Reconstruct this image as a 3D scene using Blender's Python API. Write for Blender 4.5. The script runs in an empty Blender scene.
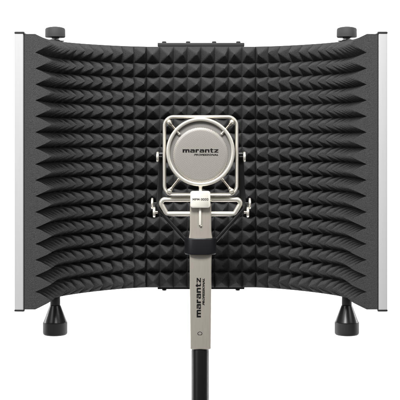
import bpy, bmesh, math, random
from mathutils import Vector, Matrix

random.seed(7)
S = bpy.context.scene
COL = S.collection
PI = math.pi
MM = 0.001

# ------------------------------------------------------------------ materials
def mat(name, base, rough=0.5, metal=0.0, spec=0.5, coat=0.0):
    m = bpy.data.materials.new(name)
    m.use_nodes = True
    b = m.node_tree.nodes['Principled BSDF']
    b.inputs['Base Color'].default_value = (*base, 1)
    b.inputs['Roughness'].default_value = rough
    b.inputs['Metallic'].default_value = metal
    b.inputs['Specular IOR Level'].default_value = spec
    b.inputs['Coat Weight'].default_value = coat
    return m

def nodes(m):
    nt = m.node_tree
    return nt, nt.nodes['Principled BSDF']

def grain(m, scale=(900, 900, 900), bump=0.2, dist=0.0004, var=0.0, rvar=0.0, detail=3):
    """fine noise: bump plus a little colour and roughness variation"""
    nt, b = nodes(m)
    tc = nt.nodes.new('ShaderNodeTexCoord')
    mp = nt.nodes.new('ShaderNodeMapping')
    mp.inputs['Scale'].default_value = scale
    nz = nt.nodes.new('ShaderNodeTexNoise')
    nz.inputs['Scale'].default_value = 1.0
    nz.inputs['Detail'].default_value = detail
    nt.links.new(tc.outputs['Object'], mp.inputs['Vector'])
    nt.links.new(mp.outputs['Vector'], nz.inputs['Vector'])
    if bump:
        bp = nt.nodes.new('ShaderNodeBump')
        bp.inputs['Strength'].default_value = bump
        bp.inputs['Distance'].default_value = dist
        nt.links.new(nz.outputs['Fac'], bp.inputs['Height'])
        nt.links.new(bp.outputs['Normal'], b.inputs['Normal'])
    if var:
        base = b.inputs['Base Color'].default_value[:3]
        mx = nt.nodes.new('ShaderNodeMix'); mx.data_type = 'RGBA'
        mx.inputs[6].default_value = (*[c*(1-var) for c in base], 1)
        mx.inputs[7].default_value = (*[min(1, c*(1+var)) for c in base], 1)
        nt.links.new(nz.outputs['Fac'], mx.inputs[0])
        nt.links.new(mx.outputs[2], b.inputs['Base Color'])
    if rvar:
        r = b.inputs['Roughness'].default_value
        mr = nt.nodes.new('ShaderNodeMapRange')
        mr.inputs['To Min'].default_value = r - rvar
        mr.inputs['To Max'].default_value = r + rvar
        nt.links.new(nz.outputs['Fac'], mr.inputs['Value'])
        nt.links.new(mr.outputs['Result'], b.inputs['Roughness'])
    return m

M_FOAM = grain(mat('foam', (0.052, 0.052, 0.053), 1.0, spec=0.10), (1200,)*3, 0.75, 0.0008, 0.7, detail=2)
M_SHELL = grain(mat('powder_coat', (0.026, 0.026, 0.027), 0.55, spec=0.35), (1800,)*3, 0.15, 0.0003)
M_TRIM = grain(mat('brushed_aluminium', (0.47, 0.47, 0.475), 0.52, 0.1), (1500, 1500, 25), 0.03, 0.0002, 0.03, 0.05)
M_CAP = mat('black_plastic', (0.018, 0.018, 0.018), 0.45)
M_KNOB = grain(mat('grey_rubber', (0.042, 0.042, 0.043), 0.7, spec=0.3), (1500,)*3, 0.08, 0.0003)
M_STEEL = mat('zinc_steel', (0.22, 0.22, 0.22), 0.35, 1.0)
M_GLOSS = mat('gloss_black', (0.013, 0.013, 0.013), 0.3, spec=0.4)
M_RUBBER = grain(mat('foot_rubber', (0.030, 0.030, 0.031), 0.55), (1500,)*3, 0.1, 0.0003)
M_NICKEL = grain(mat('satin_nickel', (0.88, 0.84, 0.755), 0.33, 0.68), (700,)*3, 0.02, 0.0002, 0.02, 0.04)
M_PIN = grain(mat('pin_nickel', (0.66, 0.60, 0.52), 0.33, 1.0), (700,)*3, 0.02, 0.0002, 0.02, 0.04)
M_BODY = grain(mat('brushed_champagne', (0.64, 0.59, 0.515), 0.40, 0.72), (2600, 2600, 60), 0.05, 0.0002, 0.07, 0.06)
M_BADGE = grain(mat('cream_enamel', (0.70, 0.675, 0.61), 0.35), (300,)*3, 0.02, 0.0002, 0.02)
M_INK = mat('black_ink', (0.006, 0.0055, 0.0055), 0.7, spec=0.15)
M_ARM = mat('black_satin', (0.006, 0.006, 0.006), 0.36, spec=0.35)
M_COLLAR = grain(mat('collar_black', (0.008, 0.008, 0.010), 0.38, spec=0.4), (900,)*3, 0.03, 0.0003)
M_POLE = grain(mat('pole_black', (0.004, 0.0038, 0.0038), 0.36, spec=0.38), (900, 900, 60), 0.03, 0.0003)
M_PAPER = mat('white_paper', (0.92, 0.92, 0.92), 0.9, spec=0.1)

def weave(name, base, dark, period, metal, alpha=1.0):
    """woven wire cloth: two crossing diagonal sets of wires"""
    m = mat(name, base, 0.45, metal)
    nt, b = nodes(m)
    tc = nt.nodes.new('ShaderNodeTexCoord')
    outs = []
    for ang in (38, -52):
        mp = nt.nodes.new('ShaderNodeMapping')
        mp.inputs['Rotation'].default_value = (0, math.radians(ang), 0)
        nt.links.new(tc.outputs['Object'], mp.inputs['Vector'])
        w = nt.nodes.new('ShaderNodeTexWave')
        w.wave_type = 'BANDS'; w.bands_direction = 'X'
        w.inputs['Scale'].default_value = 0.314 / period
        w.inputs['Distortion'].default_value = 0.25
        w.inputs['Detail'].default_value = 0
        nt.links.new(mp.outputs['Vector'], w.inputs['Vector'])
        outs.append(w.outputs['Fac'])
    mt = nt.nodes.new('ShaderNodeMath'); mt.operation = 'MAXIMUM'
    sc = nt.nodes.new('ShaderNodeMath'); sc.operation = 'MULTIPLY'; sc.inputs[1].default_value = 0.75
    nt.links.new(outs[1], sc.inputs[0])
    nt.links.new(outs[0], mt.inputs[0]); nt.links.new(sc.outputs[0], mt.inputs[1])
    mx = nt.nodes.new('ShaderNodeMix'); mx.data_type = 'RGBA'
    mx.inputs[6].default_value = (*dark, 1); mx.inputs[7].default_value = (*base, 1)
    nt.links.new(mt.outputs[0], mx.inputs[0]); nt.links.new(mx.outputs[2], b.inputs['Base Color'])
    bp = nt.nodes.new('ShaderNodeBump')
    bp.inputs['Strength'].default_value = 0.35; bp.inputs['Distance'].default_value = 0.0004
    nt.links.new(mt.outputs[0], bp.inputs['Height']); nt.links.new(bp.outputs['Normal'], b.inputs['Normal'])
    b.inputs['Alpha'].default_value = alpha
    return m
M_GRILLE = weave('wire_cloth', (0.40, 0.374, 0.338), (0.17, 0.158, 0.142), 0.0014, 0.35)
M_GAUZE = weave('fine_gauze', (0.36, 0.342, 0.322), (0.25, 0.238, 0.224), 0.0010, 0.3, 0.58)

# ------------------------------------------------------------------ helpers
ROOT = {}
def thing(name, label, cat, loc):
    o = bpy.data.objects.new(name, None)
    o.empty_display_size = 0.02
    COL.objects.link(o)
    o.location = loc
    o['label'] = label; o['category'] = cat
    ROOT[o.name] = Vector(loc)
    return o

def base_of(p):
    while p is not None:
        if p.name in ROOT: return ROOT[p.name]
        p = p.parent
    return Vector((0, 0, 0))

def obj(name, bm, m, parent=None, smooth=None, recalc=True):
    """links the bmesh (built in world coordinates, metres) as ONE mesh object"""
    if recalc: bmesh.ops.recalc_face_normals(bm, faces=bm.faces[:])
    bmesh.ops.translate(bm, verts=bm.verts[:], vec=-base_of(parent))
    if smooth is not None:
        c = math.radians(smooth)
        for f in bm.faces: f.smooth = True
        for e in bm.edges:
            if len(e.link_faces) != 2 or e.calc_face_angle(0) > c: e.smooth = False
    me = bpy.data.meshes.new(name)
    bm.to_mesh(me); bm.free()
    me.materials.append(m)
    o = bpy.data.objects.new(name, me)
    COL.objects.link(o)
    if parent: o.parent = parent
    return o

def loft(bm, rings, closed=False, caps=True):
    vr = [[bm.verts.new(p) for p in r] for r in rings]
    n = len(vr[0])
    for k in range(len(vr) if closed else len(vr)-1):
        a, b = vr[k], vr[(k+1) % len(vr)]
        for i in range(n):
            bm.faces.new((a[i], a[(i+1) % n], b[(i+1) % n], b[i]))
    if caps and not closed:
        bm.faces.new(vr[0]); bm.faces.new(vr[-1][::-1])

def lathe(bm, prof, c, axis='Z', n=48):
    """prof: (radius, distance along the axis)"""
    rings = []
    for r, h in prof:
        ring = []
        for i in range(n):
            a = 2*PI*i/n
            if axis == 'Z': v = Vector((r*math.cos(a), r*math.sin(a), h))
            elif axis == 'X': v = Vector((h, r*math.cos(a), r*math.sin(a)))
            else: v = Vector((r*math.cos(a), h, r*math.sin(a)))
            ring.append(Vector(c)+v)
        rings.append(ring)
    loft(bm, rings)

def tube(bm, pts, ra, rb=None, closed=False, n=14, flat=Vector((0, 1, 0)), power=2.0):
    """sweeps an ellipse (ra in the plane, rb along 'flat') along a path"""
    rb = rb or ra
    pts = [Vector(p) for p in pts]
    rings = []
    N = len(pts)
    for i, p in enumerate(pts):
        if closed: t = pts[(i+1) % N]-pts[i-1]
        else: t = pts[min(i+1, N-1)]-pts[max(i-1, 0)]
        t.normalize()
        s = t.cross(flat).normalized()
        f = s.cross(t).normalized()
        k = ra(i/(N-1)) if callable(ra) else ra
        k2 = rb(i/(N-1)) if callable(rb) else rb
        ring = []
        for j in range(n):
            a = 2*PI*j/n
            ca, sa = math.cos(a), math.sin(a)
            ca = math.copysign(abs(ca)**(2/power), ca); sa = math.copysign(abs(sa)**(2/power), sa)
            ring.append(p+s*(k*ca)+f*(k2*sa))
        rings.append(ring)
    loft(bm, rings, closed)

def rrect(x0, x1, y0, y1, r, n=6):
    """rounded rectangle outline, counter-clockwise"""
    out = []
    for cx, cy, a0 in ((x1-r, y1-r, 0), (x0+r, y1-r, 90), (x0+r, y0+r, 180), (x1-r, y0+r, 270)):
        for i in range(n+1):
            a = math.radians(a0+90*i/n)
            out.append((cx+r*math.cos(a), cy+r*math.sin(a)))
    return out

def box(bm, x0, x1, y0, y1, z0, z1, bev=0.0, seg=2):
    vs = [bm.verts.new((x, y, z)) for z in (z0, z1) for x, y in ((x0, y0), (x1, y0), (x1, y1), (x0, y1))]
    fs = [bm.faces.new([vs[i] for i in q]) for q in ((3, 2, 1, 0), (4, 5, 6, 7), (0, 1, 5, 4), (1, 2, 6, 5), (2, 3, 7, 6), (3, 0, 4, 7))]
    if bev:
        es = {e for f in fs for e in f.edges}
        bmesh.ops.bevel(bm, geom=list(es), offset=bev, segments=seg, profile=0.5, affect='EDGES')

def fillet(corners, r, n=6, closed=True):
    """rounds the corners of a polyline given as Vectors"""
    out = []
    N = len(corners)
    for i, p in enumerate(corners):
        p = Vector(p)
        if not closed and i in (0, N-1):
            out.append(p); continue
        a = (Vector(corners[i-1])-p); b = (Vector(corners[(i+1) % N])-p)
        rr = r[i] if isinstance(r, (list, tuple)) else r
        la, lb = a.length, b.length
        a.normalize(); b.normalize()
        th = a.angle(b)
        d = min(rr/math.tan(th/2), la*0.49, lb*0.49)
        q = d*math.tan(th/2)
        c = p+(a+b).normalized()*(q/math.sin(th/2))
        s, e = p+a*d-c, p+b*d-c
        for k in range(n+1):
            v = s.lerp(e, k/n).normalized()*q
            # even spacing is good enough for small corners
            out.append(c+v)
    return out

# ------------------------------------------------------------------ the acoustic shield
ZT, ZB = 116.5, -198.0                        # top and bottom of the foam (mm)
HALF = 71.6                                   # half width of the flat centre panel
# the wings: tangent angle at seven even stations from the hinge to the free end
PHI = (0.298, 0.625, 0.784, 0.967, 1.375, 1.53, 1.53)
SLAB, HGT = 12.3, 19.9                        # foam base and pyramid height
NW, LW = 14.5, 248.3                          # columns on a wing, its length
rows = [ZT] + [95.3-18.21*i for i in range(16)] + [ZB]

shield = thing('acoustic_shield', 'wide curved acoustic shield lined with charcoal pyramid foam, standing on two cone feet',
               'acoustic shield', (0, 0, -0.2475))

NS = 600
def tangent(t):
    k = min(5, int(t*6)); f = t*6-k
    return PHI[k]+(PHI[k+1]-PHI[k])*f
WING = [(HALF+0.15, 0.0)]
for i in range(NS):
    p = tangent((i+.5)/NS)
    WING.append((WING[-1][0]+math.cos(p)*LW/NS, WING[-1][1]-math.sin(p)*LW/NS))
def on_wing(t, off, sgn):
    """a point over the wing, t from 0 at the hinge to 1 at the free end; off > 0 towards the inside of the curve"""
    k = min(NS-1, int(t*NS)); f = t*NS-k
    x = WING[k][0]+(WING[k+1][0]-WING[k][0])*f
    y = WING[k][1]+(WING[k+1][1]-WING[k][1])*f
    # the normal is smoothed a little so that the spread of the pyramids stays even
    p = sum(tangent(min(1, max(0, t+d))) for d in (-.04, -.02, 0, .02, .04))/5
    if off < 0: p *= min(1, t/.06)                          # the backs of the panels meet squarely at the hinge
    return sgn*(x-off*math.sin(p)), y-off*math.cos(p)
TH = PHI[-1]

def foam_pad(ncol, place, name, seed, lean=None):
    rnd = random.Random(seed)
    K = 8
    ni = int(round(ncol*K)); nj = 17*K
    jit = {}
    def cell(ci, cj):
        if (ci, cj) not in jit:
            jit[ci, cj] = (rnd.uniform(-.12, .12), rnd.uniform(-.12, .12), rnd.uniform(.92, 1.03))
        return jit[ci, cj]
    bm = bmesh.new()
    front = {}; back = {}
    for i in range(ni+1):
        for j in range(nj+1):
            ci, cj = min(i//K, int(math.ceil(ncol))-1), min(j//K, 16)
            u = 2*(i-ci*K)/K-1; v = 2*(j-cj*K)/K-1
            d = (abs(u)**9+abs(v)**9)**(1/9)
            jx, jz, jh = cell(ci, cj)
            if ncol > 8: jx, jz, jh = (jx*(1-.9*ci/ncol), jz*(1-.9*ci/ncol), 1+(jh-1)*(1-.9*ci/ncol))
            w = max(0.0, 1-d)
            h = HGT*jh*w**0.96
            h = h if w < 0.9 else HGT*jh*0.955
            a = (i+(jx+(lean[min(ci, len(lean)-1)] if lean else 0)*max(0, 1-cj/11))*w*K*0.5)/K
            z0, z1 = rows[cj], rows[cj+1]
            z = z0+(z1-z0)*((v+1)/2+jz*w*0.5)
            x, y = place(a, h)
            front[i, j] = bm.verts.new((x*MM, y*MM, z*MM))
    for i in range(ni):
        for j in range(nj):
            a, b, c, d = front[i, j], front[i+1, j], front[i+1, j+1], front[i, j+1]
            if ((i % K) < K//2) == ((j % K) < K//2):
                bm.faces.new((a, b, c)); bm.faces.new((a, c, d))
            else:
                bm.faces.new((a, b, d)); bm.faces.new((b, c, d))
    # sides and back
    for i in range(ni+1):
        for j in (range(nj+1) if i in (0, ni) else (0, nj)):
            x, y = place(i/K, -SLAB)
            z = rows[0] if j == 0 else rows[-1] if j == nj else front[i, j].co.z/MM
            back[i, j] = bm.verts.new((x*MM, y*MM, z*MM))
    side = []
    for i in range(ni):
        for j in (0, nj):
            side.append(bm.faces.new((front[i, j], front[i+1, j], back[i+1, j], back[i, j])))
        side.append(bm.faces.new((back[i, 0], back[i+1, 0], back[i+1, nj], back[i, nj])) if 0 < i < ni-1 else None)
    for j in range(nj):
        for i in (0, ni):
            side.append(bm.faces.new((front[i, j], front[i, j+1], back[i, j+1], back[i, j])))
    for i in (0, ni-1):                                    # the two outer back strips join the finer side columns
        l = [back[i, j] for j in (range(nj+1) if i == 0 else (0, nj))]
        r = [back[i+1, j] for j in (range(nj+1) if i+1 == ni else (0, nj))]
        bm.faces.new(l+r[::-1])
    bmesh.ops.recalc_face_normals(bm, faces=bm.faces[:])
    return obj(name, bm, M_FOAM, shield, smooth=62, recalc=False)

foam_pad(8, lambda a, h: (-HALF+2*HALF*a/8, -h), 'foam_pad', 1, (.06, .36, .34, .38, .42, .42, -.25, -.25))
for sgn in (-1, 1):
    foam_pad(NW, lambda a, h, s=sgn: on_wing(a/NW, h, s), 'foam_pad', 5+sgn)

# metal shells behind the foam
def arc_plate(sgn, o0, o1, z0, z1, p0, p1, n=40):
    bm = bmesh.new()
    rings = []
    for i in range(n+1):
        ph = p0+(p1-p0)*i/n
        a = on_wing(ph, -o0, sgn); b = on_wing(ph, -o1, sgn)
        rings.append([(q[0]*MM, q[1]*MM, z*MM) for q, z in ((a, z0), (a, z1), (b, z1), (b, z0))])
    loft(bm, rings)
    return bm
for sgn in (-1, 1):
    obj('back_panel', arc_plate(sgn, 12.6, 15.4, ZB-0.6, ZT+1.3, 0.0, 1.0), M_SHELL, shield, smooth=30)
bm = bmesh.new()
box(bm, -(HALF+1.2)*MM, (HALF+1.2)*MM, 12.9*MM, 15.2*MM, (ZB-0.5)*MM, (ZT+1.2)*MM, 0.0004)
obj('back_panel', bm, M_SHELL, shield, smooth=30)

# hinge bars along the centre panel, with their bolts
for z0, z1, xs, up in ((ZT+1.4, ZT+6.2, (-48.6, -17.0, 17.3, 49.2), 1), (ZB-3.6, ZB-0.8, (-48.4, 48.4), -1)):
    bm = bmesh.new()
    box(bm, -57.2*MM, 57.2*MM, 10.0*MM, 17*MM, z0*MM, z1*MM, 0.0007)
    bar = obj('hinge_bar', bm, M_SHELL, shield, smooth=30)
    for x in xs:
        bm = bmesh.new()
        z = z1 if up > 0 else z0
        lathe(bm, [(r, up*h) for r, h in ((.0030, .0001), (.0030, .0014), (.0024, .0020), (.0008, .0021))], (x*MM, 13.2*MM, z*MM), n=20)
        obj('bolt', bm, M_SHELL, bar, smooth=30)
    if up > 0:                                            # turned-up end tabs
        pass

# aluminium end trims with black caps
te = (math.cos(TH), -math.sin(TH)); ne = (math.sin(TH), math.cos(TH))
ex, ey = on_wing(1.0, 0, 1)
def trim_outline(n0, n1, t0, t1, r, sgn, z):
    return [(sgn*(ex+ne[0]*a+te[0]*b)*MM, (ey+ne[1]*a+te[1]*b)*MM, z*MM) for a, b in rrect(n0, n1, t0, t1, r, 4)]
for sgn in (-1, 1):
    bm = bmesh.new()
    loft(bm, [trim_outline(13.4, 23.5, -3, 1.6, 1.0, sgn, z) for z in (ZB+.1, ZT-.1)])
    tr = obj('edge_trim', bm, M_TRIM, shield, smooth=30)
    for z0, z1 in ((ZB-2.3, ZB), (ZT, ZT+2.5)):
        bm = bmesh.new()
        loft(bm, [trim_outline(12.2+i, 23.8-i, -3.3+i, 2.0-i, 1.1, sgn, z) for z, i in ((z0, .5), (z0+.5, 0), (z1-.5, 0), (z1, .5))])
        obj('end_cap', bm, M_CAP, tr, smooth=30)

# thumb knobs on top and cone feet below
PK = min((i/200 for i in range(201)), key=lambda t: abs(on_wing(t, -13.2, 1)[0]-145.8*1.307*(1550+on_wing(t, -13.2, 1)[1])/1550))

for sgn in (-1, 1):
    kx, ky = on_wing(PK, -13.2, sgn)
    c = (kx*MM, ky*MM, 0)
    bm = bmesh.new()                                       # the little clamp plate astride the top edge
    rings = []
    for i in range(9):
        ph = PK-0.045+0.09*i/8
        a = on_wing(ph, -9.0, sgn); b = on_wing(ph, -17.5, sgn)
        rings.append([(q[0]*MM, q[1]*MM, z*MM) for q, z in ((a, ZT+1.45), (a, ZT+2.6), (b, ZT+2.6), (b, ZT+1.45))])
    loft(bm, rings)
    obj('clamp_plate', bm, M_SHELL, shield, smooth=30)
    kn = bmesh.new()
    prof = [(4.2, 5.9), (11.6, 5.9), (12.5, 6.6), (12.55, 9), (12.4, 16.0), (11.4, 17.6), (8, 18.7), (4, 19.3), (.6, 19.4)]
    lathe(kn, [(r*MM, (ZT+h)*MM) for r, h in prof], c, n=64)
    knob = obj('thumb_knob', kn, M_KNOB, shield, smooth=35)
    bm = bmesh.new()
    lathe(bm, [(r*MM, (ZT+h)*MM) for r, h in ((6.2, 2.65), (6.2, 3.6), (3.6, 3.7), (3.6, 4.3), (5.2, 4.4), (5.4, 5.2), (4.8, 5.85))], c, n=32)
    obj('washer', bm, M_STEEL, knob, smooth=35)

    bm = bmesh.new()
    ft = bmesh.new()
    prof = [(5.0, -11.65), (6.9, -12.6), (14.4, -32.2), (15.1, -33.0), (15.1, -33.4)]

    lathe(ft, [(r*MM, (ZB+h)*MM) for r, h in prof], c, n=64)
    foot = obj('foot', ft, M_GLOSS, shield, smooth=35)
    bm.free(); bm = bmesh.new()
    lathe(bm, [(r*MM, (ZB+h)*MM) for r, h in ((4.0, -1.2), (6.1, -1.3), (6.2, -11.8), (5.0, -12.0))], c, n=48)
    obj('neck', bm, M_KNOB, foot, smooth=35)
    bm = bmesh.new()
    bm.free(); bm = bmesh.new()
    lathe(bm, [(r*MM, (ZB+h)*MM) for r, h in ((14.6, -33.45), (15.2, -33.6), (15.2, -46.0), (14.8, -47.8), (13.6, -48.9), (10, -49.4), (.8, -49.4))], c, n=64)
    obj('rubber_tip', bm, M_RUBBER, foot, smooth=35)
    bm = bmesh.new()
    lathe(bm, [(r*MM, (ZB+h)*MM) for r, h in ((6.4, -0.65), (7.4, -0.8), (7.4, -1.15), (3.8, -1.18))], c, n=32)
    obj('washer', bm, M_STEEL, foot, smooth=35)

# ------------------------------------------------------------------ the microphone
# measured in units of the photograph's grid at the microphone's own distance, then turned into metres once
U = 1.307*1.39/1.55*MM
YM = -0.160
def X(px): return (px-201)*U
def Z(py): return (136-py)*U
def V(px, py, dy=0.0): return Vector((X(px), YM+dy, Z(py)))

mic = thing('microphone', 'champagne metal studio microphone with a round mesh head inside a square frame', 'microphone', (X(200.4), YM, Z(348)))

# square frame of rod
bm = bmesh.new()
path = fillet([V(164.2, 116.8, .009), V(237.0, 116.8, .009), V(237.0, 194.8, .009), V(164.2, 194.8, .009)], 9.0*U, 8)
tube(bm, path, 1.7*U, 15.0*MM, closed=True, n=28, power=3.4)
frame = obj('square_frame', bm, M_NICKEL, mic, smooth=50)

# hoop round the head
RC = V(200.5, 151.8)
bm = bmesh.new()
prof = rrect(30.6, 34.2, -9.5, 6.0, 1.5, 4)
rings = []
for i in range(96):
    a = 2*PI*i/96
    rings.append([RC+Vector((r*U*math.cos(a), y*MM, r*U*math.sin(a))) for r, y in prof])
loft(bm, rings, closed=True)
hoop = obj('hoop', bm, M_NICKEL, mic, smooth=50)
bm = bmesh.new()                                           # gauze dish set back inside the hoop
lathe(bm, [(30.9*U, -5.2*MM), (29.5*U, -5.4*MM), (20*U, -5.4*MM), (.5*U, -5.4*MM), (.5*U, -5.0*MM), (20*U, -5.0*MM), (29.5*U, -5.0*MM), (30.9*U, -4.8*MM)], RC, 'Y', 96)
obj('gauze', bm, M_GAUZE, hoop, smooth=50)

# round mesh grille in front of the gauze, a little lower than the hoop
GC = V(200.5, 155.0, -.0055)
bm = bmesh.new()
lathe(bm, [(27.3*U, 1.6*MM), (27.5*U, -0.2*MM), (27.1*U, -0.8*MM), (24*U, -1.03*MM), (16*U, -1.17*MM), (8*U, -1.27*MM), (.4*U, -1.30*MM)], GC, 'Y', 96)
grille = obj('grille', bm, M_GRILLE, mic, smooth=50)

# pins from the corners of the frame to the head
for (ax, ay), (bx, by) in (((169.2, 122.0), (179.2, 133.8)), ((231.8, 122.0), (221.8, 133.8)), ((169.6, 190.4), (179.0, 178.6)), ((231.4, 190.4), (222.0, 178.6))):
    bm = bmesh.new()
    a, b = V(ax, ay, -0.0068), V(bx, by, -0.0068)
    n = 16
    tube(bm, [a.lerp(b, k/n) for k in range(n+1)], lambda t: (2.4*U if t < .06 else 1.75*U if t < .24 else 1.15*U if t < .84 else 1.45*U), n=16)
    pin = obj('tension_pin', bm, M_PIN, mic, smooth=45)
    bm = bmesh.new()
    bmesh.ops.create_uvsphere(bm, u_segments=24, v_segments=14, radius=2.35*U, matrix=Matrix.Translation(a))
    bmesh.ops.create_uvsphere(bm, u_segments=20, v_segments=12, radius=1.5*U, matrix=Matrix.Translation(b))
    obj('pin_head', bm, M_NICKEL, pin, smooth=60)

# neck, badge
bm = bmesh.new()
lathe(bm, [(1.7*U, Z(192.5)), (1.7*U, Z(187.4)), (2.2*U, Z(186.2)), (2.4*U, Z(185.2))], (X(200.5), YM-0.004, 0), n=24)
obj('neck', bm, M_NICKEL, mic, smooth=40)
bm = bmesh.new()
ol = rrect(X(190.3), X(210.4), Z(207.2), Z(190.7), 2.6*U, 6)
cx, cz = X(200.35), Z(199)
rings = []
for y, k in ((-0.005, 1.0), (-0.0148, 1.0), (-0.0156, .985), (-0.0160, .95)):
    rings.append([(cx+(x-cx)*k, YM+y, cz+(z-cz)*(1-(1-k)*1.2)) for x, z in ol])
loft(bm, rings)
badge = obj('badge', bm, M_BADGE, mic, smooth=40)

# body
def body_ring(z, x0, x1, y0, y1, r=1.4*MM):
    return [(x, y, z) for x, y in rrect(x0, x1, y0, y1, r, 5)]
bm = bmesh.new()
sec = [(203.8, 190.0, 211.2, 1), (230, 189.8, 211.4, 1), (233.6, 189.5, 211.7, 1), (236, 189.1, 212.2, 1), (237.6, 188.8, 212.5, 1), (238.2, 188.9, 212.4, 1),
       (240, 189.5, 211.8, 1), (270, 189.7, 211.4, 1), (345.2, 190.4, 210.8, 1), (345.8, 190.3, 210.9, 1), (347.2, 190.5, 210.7, 1), (347.9, 191.2, 210.0, .93)]
loft(bm, [body_ring(Z(py), X(a), X(b), YM-0.0105*k, YM+0.0105*k) for py, a, b, k in sec])
body = obj('body', bm, M_BODY, mic, smooth=40)
bm = bmesh.new()                                           # raised slider rod below the badge
box(bm, X(199.0), X(201.3), YM-0.0126, YM-0.0104, Z(224.6), Z(206.9), 0.0007, 3)
rod = obj('slider', bm, M_BADGE, mic, smooth=50)
bm = bmesh.new()
lathe(bm, [(1.0*U, -0.0104), (1.0*U, -0.0116), (.5*U, -0.0121), (.1*U, -0.0122)], (X(201.0), YM, Z(225.4)), 'Y', 16)
obj('stud', bm, M_PIN, mic, smooth=40)

# wire loop on both sides of the body
bm = bmesh.new()
path = fillet([V(158.6, 199.5, .001), V(243.0, 199.5, .001), V(234.6, 214.0, .004), V(166.6, 214.0, .004)], [3.8*U, 3.8*U, 2.8*U, 2.8*U], 8)
tube(bm, path, 2.4*U, closed=True, n=20)
obj('wire_loop', bm, M_NICKEL, mic, smooth=60)

# ---- lettering
def q(x0, y0, x1, y1): return [(x0, y0), (x1, y0), (x1, y1), (x0, y1)]
V0, H0 = 0.47, 0.30                                        # stem and bar weight
GL = {
 'm': (2.05, [q(0, 0, V0, 1), q(V0, 1-H0-.03, .815, 1), [(.815, 0), (.815+V0, 0), (.815+V0, 1), (.815, 1)], q(.815+V0, 1-H0-.03, 1.63, 1),
              [(1.63, 0), (2.05, 0), (2.05, .80), (1.88, 1), (1.63, 1)]]),
 'a': (1.36, [q(.10, 1-H0, .94, 1), [(.94, 0), (1.36, 0), (1.36, .80), (1.2, 1), (.94, 1)], q(.40, .40, .94, .60),
              [(.0, .14), (.12, 0), (.40, 0), (.40, .60), (.12, .60), (0, .46)], q(.40, 0, .94, .2)]),
 'r': (1.02, [q(0, 0, V0, 1), [(V0, 1-H0-.05), (1.02, 1-H0-.05), (1.02, 1), (V0, 1)]]),
 'n': (1.36, [q(0, 0, V0, 1), q(V0, 1-H0-.03, .94, 1), [(.94, 0), (1.36, 0), (1.36, .80), (1.2, 1), (.94, 1)]]),
 't': (1.00, [q(0, .75, .18, 1), [(.18, .12), (.30, 0), (.60, 0), (.60, 1.22), (.18, 1.22)], q(.60, .75, 1.0, 1), q(.60, 0, 1.0, .24)]),
 'M': (1.16, [q(0, 0, .26, 1.2), q(.90, 0, 1.16, 1.2), [(.26, 1.2), (.26, .72), (.58, .22), (.58, .70)], [(.90, 1.2), (.58, .70), (.58, .22), (.90, .72)]]),
 'P': (.90, [q(0, 0, .26, 1.2), q(.26, .98, .64, 1.2), [(.64, .45), (.90, .58), (.90, 1.07), (.64, 1.2)], q(.26, .45, .64, .67)]),
 '-': (.42, [q(0, .46, .42, .68)]),
 '3': (.86, [q(0, .98, .60, 1.2), [(.60, 0), (.86, .13), (.86, 1.07), (.60, 1.2)], q(.16, .50, .60, .71), q(0, 0, .60, .22)]),
 '0': (.88, [[(0, .13), (.25, 0), (.25, 1.2), (0, 1.07)], [(.63, 0), (.88, .13), (.88, 1.07), (.63, 1.2)], q(.25, .98, .63, 1.2), q(.25, 0, .63, .22)]),
 'z': (1.26, [q(0, .76, 1.26, 1), [(0, .24), (.50, .24), (1.26, .76), (.76, .76)], q(0, 0, 1.26, .24)]),
}
def wordmark(width, height, text='marantz', gap=0.2, top=1.0):
    """the maker's word in wide bold letters; polygons in a width x height box"""
    tot = sum(GL[c][0] for c in text)+gap*(len(text)-1)
    x = 0; out = []
    for c in text:
        w, ps = GL[c]
        for p in ps:
            out.append([((x+a)*width/tot, b*height/top) for a, b in p])
        x += w+gap
    return out

def plates(polys, to, depth=0.00012):
    bm = bmesh.new()
    for p in polys:
        f = [bm.verts.new(to(a, b, depth)) for a, b in p]
        k = [bm.verts.new(to(a, b, -0.00005)) for a, b in p]
        bm.faces.new(f)
        for i in range(len(p)):
            bm.faces.new((f[i], k[i], k[(i+1) % len(p)], f[(i+1) % len(p)]))
    return bm

def typeset(text, width, height, shear=0.0, bold=0.02):
    """built-in font turned into a mesh, fitted into a width x height box"""
    cu = bpy.data.curves.new('type', 'FONT')
    cu.body = text; cu.shear = shear; cu.offset = bold; cu.space_character = 1.06
    cu.resolution_u = 3
    o = bpy.data.objects.new('type', cu); COL.objects.link(o)
    dg = bpy.context.evaluated_depsgraph_get()
    me = bpy.data.meshes.new_from_object(o.evaluated_get(dg))
    bpy.data.objects.remove(o); bpy.data.curves.remove(cu)
    bm = bmesh.new(); bm.from_mesh(me); bpy.data.meshes.remove(me)
    xs = [v.co.x for v in bm.verts]; ys = [v.co.y for v in bm.verts]
    x0, x1, y0, y1 = min(xs), max(xs), min(ys), max(ys)
    for v in bm.verts:
        v.co = Vector(((v.co.x-x0)/(x1-x0)*width, (v.co.y-y0)/(y1-y0)*height, 0))
    return bm
def typed(text, width, height, to, shear=0.0, bold=0.02):
    bm = typeset(text, width, height, shear, bold)
    for v in bm.verts: v.co = Vector(to(v.co.x, v.co.y, 0.00012))
    return bm

# on the grille (follows its slight dome)
def on_grille(x0, y0):
    def f(a, b, d):
        x = X(x0)+a; z = Z(y0)+b
        r = math.hypot(x-GC.x, z-GC.z)/U
        dome = 1.31-0.30*(min(r, 26)/26)**2
        return (x, GC.y-dome*MM-0.00006-d, z)
    return f
# subdivide so that long plates follow the dome
bm = plates(wordmark(35.6*U, 3.2*U), on_grille(182.7, 152.4))
obj('lettering', bm, M_INK, grille)
bm = typed('PROFESSIONAL', 24.2*U, 1.85*U, on_grille(194.0, 155.6), 0.3, 0.03)
obj('lettering', bm, M_INK, grille, recalc=False)
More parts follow.
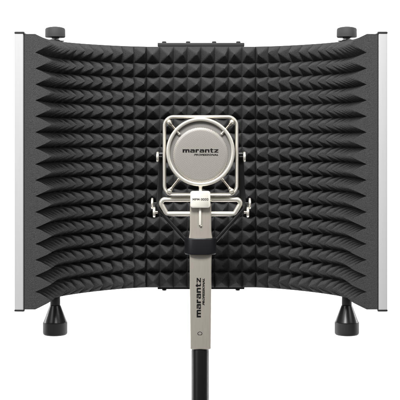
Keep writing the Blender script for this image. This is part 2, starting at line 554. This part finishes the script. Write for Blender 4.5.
# on the body, reading upwards
def on_body(x0, y0):
    return lambda a, b, d: (X(x0)-b, YM-0.0105-0.00003-d, Z(y0)+a)
obj('lettering', plates(wordmark(39.2*U, 4.2*U), on_body(200.9, 316.0)), M_INK, body)
obj('lettering', typed('PROFESSIONAL', 26.8*U, 2.3*U, on_body(204.7, 304.0), 0.3, 0.05), M_INK, body, recalc=False)
# on the badge
obj('lettering', plates(wordmark(15.6*U, 2.15*U, 'MPM-3000', 0.20, 1.2), lambda a, b, d: (X(192.7)+a, YM-0.0160-0.00003-d, Z(199.7)+b)), M_INK, badge)
# heart-shaped pickup symbol
bm = bmesh.new()
N = 40
cc = V(199.9, 332.0)
for k in range(N):
    quad = []
    for kk, w in ((k, 1.0), (k, .70), (k+1, .70), (k+1, 1.0)):
        t = 2*PI*kk/N
        # cardioid opening downwards
        r = (1+0.97*math.sin(t))
        px, py = r*math.cos(t)*1.85, r*math.sin(t)*1.62-1.3
        ox, oy = 0.0, 0.15
        quad.append((cc.x+(ox+(px-ox)*(1 if w == 1 else .76))*U, YM-0.01062, cc.z+(oy+(py-oy)*(1 if w == 1 else .76))*U))
    bm.faces.new([bm.verts.new(v) for v in quad])
obj('pickup_symbol', bm, M_INK, body)

# ------------------------------------------------------------------ the shock mount
mount = thing('shock_mount', 'black two-armed shock mount clamped round the microphone body with silver thumbscrews', 'shock mount', (X(200.4), YM, Z(254.6)))
# collar
bm = bmesh.new()
rings = []
for py, k in ((253.6, .965), (253.1, .99), (252.2, 1), (238.8, 1), (237.9, .99), (237.3, .965)):
    ring = []
    for i in range(72):
        a = 2*PI*i/72
        ca, sa = math.cos(a), math.sin(a)
        ring.append((X(200.4)+math.copysign(abs(ca)**(2/2.7), ca)*15.9*U*k, YM+math.copysign(abs(sa)**(2/2.7), sa)*15.5*MM*k, Z(py)))
    rings.append(ring)
loft(bm, rings)
obj('collar', bm, M_COLLAR, mount, smooth=40)
def mx(px, s): return 201+s*(px-201)
for s in (1, -1):
    bm = bmesh.new()                                       # flat upright arm, then a thin strut down to the collar
    pts = [V(mx(161.2, s), 152.6, .011), V(mx(160.9, s), 165, .011), V(mx(160.0, s), 185, .011), V(mx(158.8, s), 199, .011), V(mx(157.6, s), 206, .009), V(mx(158.6, s), 212, .007)]
    tube(bm, pts, lambda t: (3.2-0.5*t)*U, 1.6*MM, n=16, power=3.2)
    arm = obj('arm', bm, M_ARM, mount, smooth=40)
    bm = bmesh.new()
    a, b = V(mx(157.4, s), 208.6, .006), V(mx(186.4, s), 240.8, .002)
    tube(bm, [a.lerp(b, k/8) for k in range(9)], 2.1*U, 2.6*MM, n=16, power=3.0)
    obj('strut', bm, M_ARM, mount, smooth=40)
    bm = bmesh.new()                                       # black pivot at the frame
    c = (0, YM+.006, Z(154.6))
    x0, x1 = sorted((X(mx(158.6, s)), X(mx(164.2, s))))
    lathe(bm, [(2.3*U, x0), (3.2*U, x0+.0006), (3.3*U, (x0+x1)/2), (3.2*U, x1-.0006), (2.3*U, x1)], c, 'X', 28)
    obj('pivot', bm, M_ARM, mount, smooth=40)
    for xa, xb, ya, yb, dy in ((156.2, 158.8, 151.8, 162.0, .004), (151.0, 153.3, 198.0, 209.0, .002), (153.0, 155.6, 206.8, 217.2, -.003)):
        bm = bmesh.new()
        x0, x1 = sorted((X(mx(xa, s)), X(mx(xb, s))))
        r = (yb-ya)/2*U
        c = (0, YM+dy, Z((ya+yb)/2))
        lathe(bm, [(r*.75, x0), (r*.96, x0+.0003), (r, x0+.0009), (r, x1-.0009), (r*.96, x1-.0003), (r*.75, x1)], c, 'X', 40)
        ts = obj('thumbscrew', bm, M_NICKEL, mount, smooth=45)
        bm = bmesh.new()
        xe0, xe1 = sorted((X(mx(xb-.1, s)), X(mx(xb+(2.4 if ya > 200 else 3.6), s))))
        lathe(bm, [(1.25*U, xe0), (1.25*U, xe1-.0004), (.9*U, xe1)], c, 'X', 20)
        obj('shaft', bm, M_PIN if ya > 200 else M_ARM, ts, smooth=45)

# ------------------------------------------------------------------ stand pole
pole = bmesh.new()
FLOOR = -1.5
px0 = X(200.2)
lathe(pole, [(7.2*U, FLOOR+.0005), (8.8*U, FLOOR+.001), (8.8*U, Z(350.2)), (8.5*U, Z(349.2)), (8.5*U, Z(347.95))], (0, 0, 0), n=64)
bmesh.ops.translate(pole, verts=pole.verts[:], vec=(px0, YM, -FLOOR))
po = obj('stand_pole', pole, M_POLE, None, smooth=40)
po.location = (0, 0, FLOOR)
po['label'] = 'plain black tubular stand pole rising to the microphone body'; po['category'] = 'stand pole'

# ------------------------------------------------------------------ white sweep behind
bm = bmesh.new()
YB, ZTOP, RS = 2.4, 4.0, 0.8
prof = [(-0.25, FLOOR)] + [(YB-RS+RS*math.sin(a), FLOOR+RS-RS*math.cos(a)) for a in [PI/2*i/16 for i in range(17)]] + [(YB, ZTOP)]
prev = None
for y, z in prof:
    cur = [bm.verts.new((x, y, z)) for x in (-6, 6)]
    if prev: bm.faces.new((prev[0], prev[1], cur[1], cur[0]))
    prev = cur
bd = obj('backdrop', bm, M_PAPER, None, smooth=40, recalc=False)
bd['kind'] = 'structure'

# ------------------------------------------------------------------ light
def area(name, loc, to, sx, sy, power, col=(1, 1, 1)):
    l = bpy.data.lights.new(name, 'AREA')
    l.shape = 'RECTANGLE'; l.size = sx; l.size_y = sy; l.energy = power; l.color = col
    o = bpy.data.objects.new(name, l); COL.objects.link(o)
    o.location = loc
    o.rotation_euler = (Vector(to)-Vector(loc)).to_track_quat('-Z', 'Y').to_euler()
    return o
area('top_softbox', (-0.15, -1.15, 1.18), (0, -0.05, -0.05), 0.8, 0.45, 50)
area('side_softbox', (-1.15, -1.15, 0.55), (0, -0.05, -0.05), 0.5, 1.4, 9)
area('side_softbox', (1.15, -1.15, 0.75), (0, -0.05, -0.05), 0.6, 0.8, 6)
for sx in (-1, 1):
    area('backdrop_lamp', (sx*1.9, 0.9, 0.4), (sx*0.2, 2.4, -0.2), 0.5, 2.0, 95)

w = bpy.data.worlds.new('World'); S.world = w
w.use_nodes = True
bg = w.node_tree.nodes['Background']
bg.inputs['Color'].default_value = (1, 1, 1, 1)
bg.inputs['Strength'].default_value = 0.10

# ------------------------------------------------------------------ camera
cd = bpy.data.cameras.new('camera')
cam = bpy.data.objects.new('camera', cd); COL.objects.link(cam)
cam.location = (0, -1.55, 0)
cam.rotation_euler = (PI/2, 0, 0)
cd.sensor_width = 36
cd.lens = 36*1.55/(0.001307*400)
cd.shift_x = -1/400
cd.shift_y = -64/400
cd.clip_start = 0.01; cd.clip_end = 50
S.camera = cam
S.render.resolution_x = S.render.resolution_y = 1024
S.view_settings.view_transform = 'Standard'
S.view_settings.look = 'None'
S.view_settings.exposure = 0; S.view_settings.gamma = 1
S.cycles.use_denoising = True
